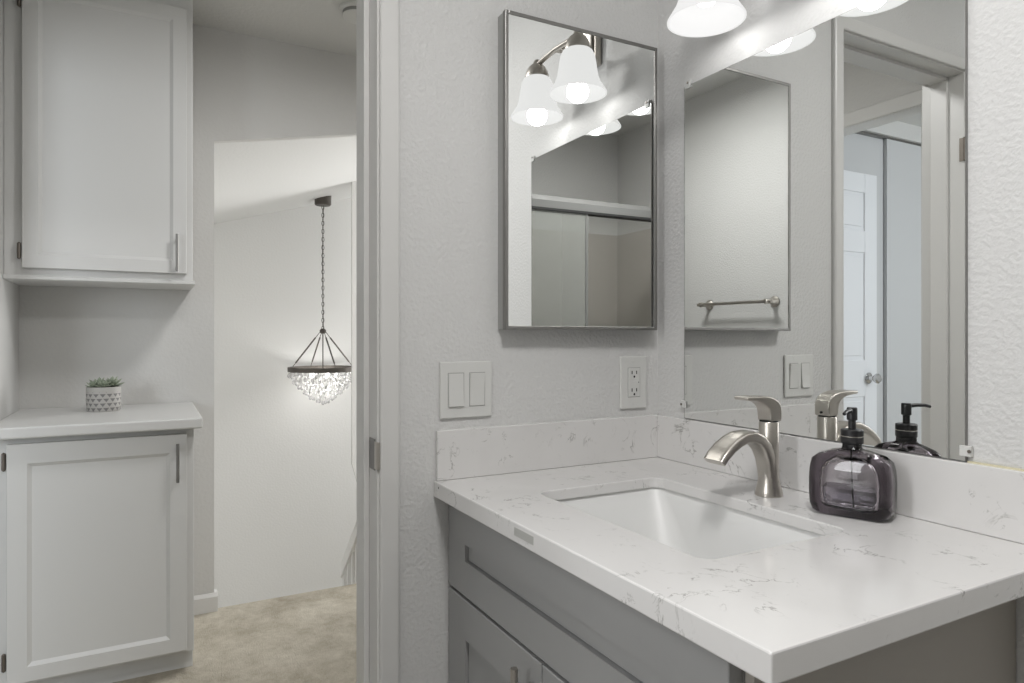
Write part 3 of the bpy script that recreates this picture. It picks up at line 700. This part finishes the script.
for i in range(5):
    a = 2*PI*i/5; b = nb(); lathe(b, [(0, -.045), (.014, -.038), (.017, -.022), (.010, 0), (0, .005)], (CX+.11*math.cos(a), CY_+.11*math.sin(a), ZR-.03), 12); cch('bulb', b, 'bulb', smooth=True)
point('chandelier_light', (CX, CY_, ZR-.10), 5, (1, .97, .93), .08)
drop = nb(); lathe(drop, [(0, -.026), (.0105, -.021), (.0145, -.011), (.0125, 0), (.006, .011), (0, .020)], (0,0,0), 8)
dme = bpy.data.meshes.new('crystal_drop'); drop.to_mesh(dme); drop.free(); dme.materials.append(M['crystal'])
tiers = [(.272, .815, 27), (.262, .775, 0), (.235, .765, 23), (.195, .720, 19), (.15, .675, 14), (.10, .632, 10), (.045, .600, 6), (0, .585, 1)]
random.seed(2)
tot = 0
for r_, z, n in tiers:
    for i in range(n):
        a = 2*PI*(i+random.random()*.3)/n
        o = bpy.data.objects.new('crystal_drop', dme); C.objects.link(o); o.parent = ch
        o.location = (r_*math.cos(a), r_*math.sin(a), z - ZC + random.uniform(-.006, .006)); o.rotation_euler = (0, 0, random.random()*6); tot += 1
# the smaller crystals between the tiers, beyond counting
b = nb()
for r_, z, n in ((.255, .835, 30), (.25, .79, 30), (.215, .745, 26), (.17, .70, 20), (.125, .655, 16), (.075, .615, 10), (.19, .80, 18), (.13, .74, 14), (.06, .68, 8)):
    for i in range(n):
        a = 2*PI*(i+random.random())/n
        lathe(b, [(0, -.016), (.0085, -.010), (.0085, .0), (0, .013)], (CX+r_*math.cos(a), CY_+r_*math.sin(a), z+random.uniform(-.01, .01)), 6)
o = cch('small_crystals', b, 'crystal'); o['kind'] = 'stuff'

# ------------------------------------------------------------------ stair railing
rl = thing('stair_railing', 'white stair railing with square balusters descending behind the floor edge', 'railing', (-1.9, -.19, 0))
def rch(name, bm, m, **k):
    o = obj(name, bm, m, rl, **k); o.location = (1.9, .19, 0); return o
def rz(x): return .255 + (x + 1.866) * .98
b = nb(); 
prism(b, [(-2.115, rz(-2.115)), (-1.80, rz(-1.80)), (-1.80, rz(-1.80)-.075), (-2.115, rz(-2.115)-.075)], 1, -.215, -.175)
rch('handrail', b, 'trim', bevel=.004)
for x in (-2.10, -2.02, -1.94, -1.87):
    b = nb(); box(b, x-.011, x+.011, -.205, -.183, -1.0 + .92*(x+1.9), rz(x)-.05); rch('baluster', b, 'trim')

# ------------------------------------------------------------------ towel bar on the near wall
tb = thing('towel_bar', 'brushed nickel towel bar on the opposite wall, seen only in the mirrors', 'towel bar', (1.250, YB, 1.305))
b = nb(); tube(b, [(-.238, .062, 0), (.232, .062, 0)], .008, 14); obj('bar', b, 'steel', tb, smooth=True)
for s in (-1, 1):
    b = nb(); lathe(b, [(.027, .0005), (.027, .006), (.018, .014), (.011, .030), (.011, .056), (.014, .066), (.010, .074), (0, .076)], (s*.208, 0, 0), 24, 1); obj('post', b, 'steel', tb, smooth=True)

# ------------------------------------------------------------------ tub and shower doors (seen in the mirrors)
TX = 1.64
tub = thing('bathtub', 'white alcove bathtub behind the sliding shower doors', 'bathtub', (2.015, -.8, 0))
b = nb()
def trr(x0, x1, y0, y1, r, z): return [(x, y, z) for x, y in rrect(x0, x1, y0, y1, r, 6)]
loft(b, [trr(TX, XB-.003, YB+.003, -.003, .004, 0), trr(TX, XB-.003, YB+.003, -.003, .004, .40), trr(TX+.07, XB-.06, YB+.08, -.08, .08, .40), trr(TX+.10, XB-.09, YB+.14, -.12, .10, .20), trr(TX+.14, XB-.12, YB+.22, -.18, .10, .09)])
child('shell', b, 'tub', tub, smooth=True)
sr = thing('shower_surround', 'beige shower wall panels around the bathtub', 'shower surround', (XB, -.8, .4))
b = nb(); box(b, XB-.012, XB-.0005, YB+.0005, -.0005, .402, 1.79); box(b, TX+.063, XB-.012, YB+.0005, YB+.012, .402, 1.79); box(b, TX+.063, XB-.012, -.012, -.0005, .402, 1.79)
child('panels', b, 'surround', sr, bevel=.002)
b = nb(); box(b, XB-.08, XB-.012, YB+.012, YB+.10, 1.06, 1.09); child('corner_shelf', b, 'surround', sr, bevel=.004)
sdr = thing('shower_door', 'sliding glass shower doors with a pale metal header rail over the bathtub', 'shower door', (TX+.03, -.8, .4))
b = nb(); prism(b, [(TX+.005, 1.765), (TX+.055, 1.765), (TX+.060, 1.80), (TX+.045, 1.825), (TX+.015, 1.825), (TX, 1.80)], 1, YB+.002, -.002); child('header_rail', b, 'rail', sdr)
b = nb(); box(b, TX+.003, TX+.057, YB+.003, -.003, 1.753, 1.7645); child('header_channel', b, 'dark', sdr)
b = nb(); box(b, TX+.005, TX+.055, YB+.014, -.014, .4005, .425); child('bottom_track', b, 'frame', sdr)
b = nb(); box(b, TX+.012, TX+.018, -.86, -.02, .43, 1.752); pn = child('glass_panel', b, 'sglass', sdr)
b = nb(); box(b, TX+.010, TX+.020, -.873, -.86, .43, 1.752); child('panel_frame', b, 'rail', sdr, bevel=.002)
b = nb(); box(b, TX+.040, TX+.046, YB+.03, -.74, .43, 1.752); child('glass_panel', b, 'sglass2', sdr)
b = nb(); tube(b, [(TX-.03, -.78, .95), (TX-.03, -.30, .95)], .008, 10); 
for y in (-.72, -.36): tube(b, [(TX-.03, y, .95), (TX+.013, y, .95)], .006, 8)
child('towel_rail', b, 'steel', sdr, smooth=True)

# ------------------------------------------------------------------ unseen ceiling lamps added to light the bathroom and the hall
for (lx, ly, lz), r_, lb in ((ADDED_BATH_LAMP, .17, 'added round flush ceiling lamp, unseen, lighting the bathroom'), (ADDED_HALL_LAMP, .15, 'added round flush ceiling lamp, unseen, lighting the hall outside the bathroom door')):
    cl = thing('added_ceiling_lamp', lb, 'ceiling lamp', (lx, ly, lz), group='added flush ceiling lamps')
    b = nb(); lathe(b, [(0, -.0005), (r_, -.0005), (r_, -.028), (r_-.012, -.032), (0, -.032)], (0,0,0), 40); obj('base', b, 'steel', cl, smooth=True)
    b = nb(); lathe(b, [(r_-.014, -.0325), (r_-.02, -.045), (r_*.7, -.060), (r_*.35, -.067), (0, -.069)], (0,0,0), 40, cap=False); obj('added_diffuser', b, 'added_diffuser', cl, smooth=True)
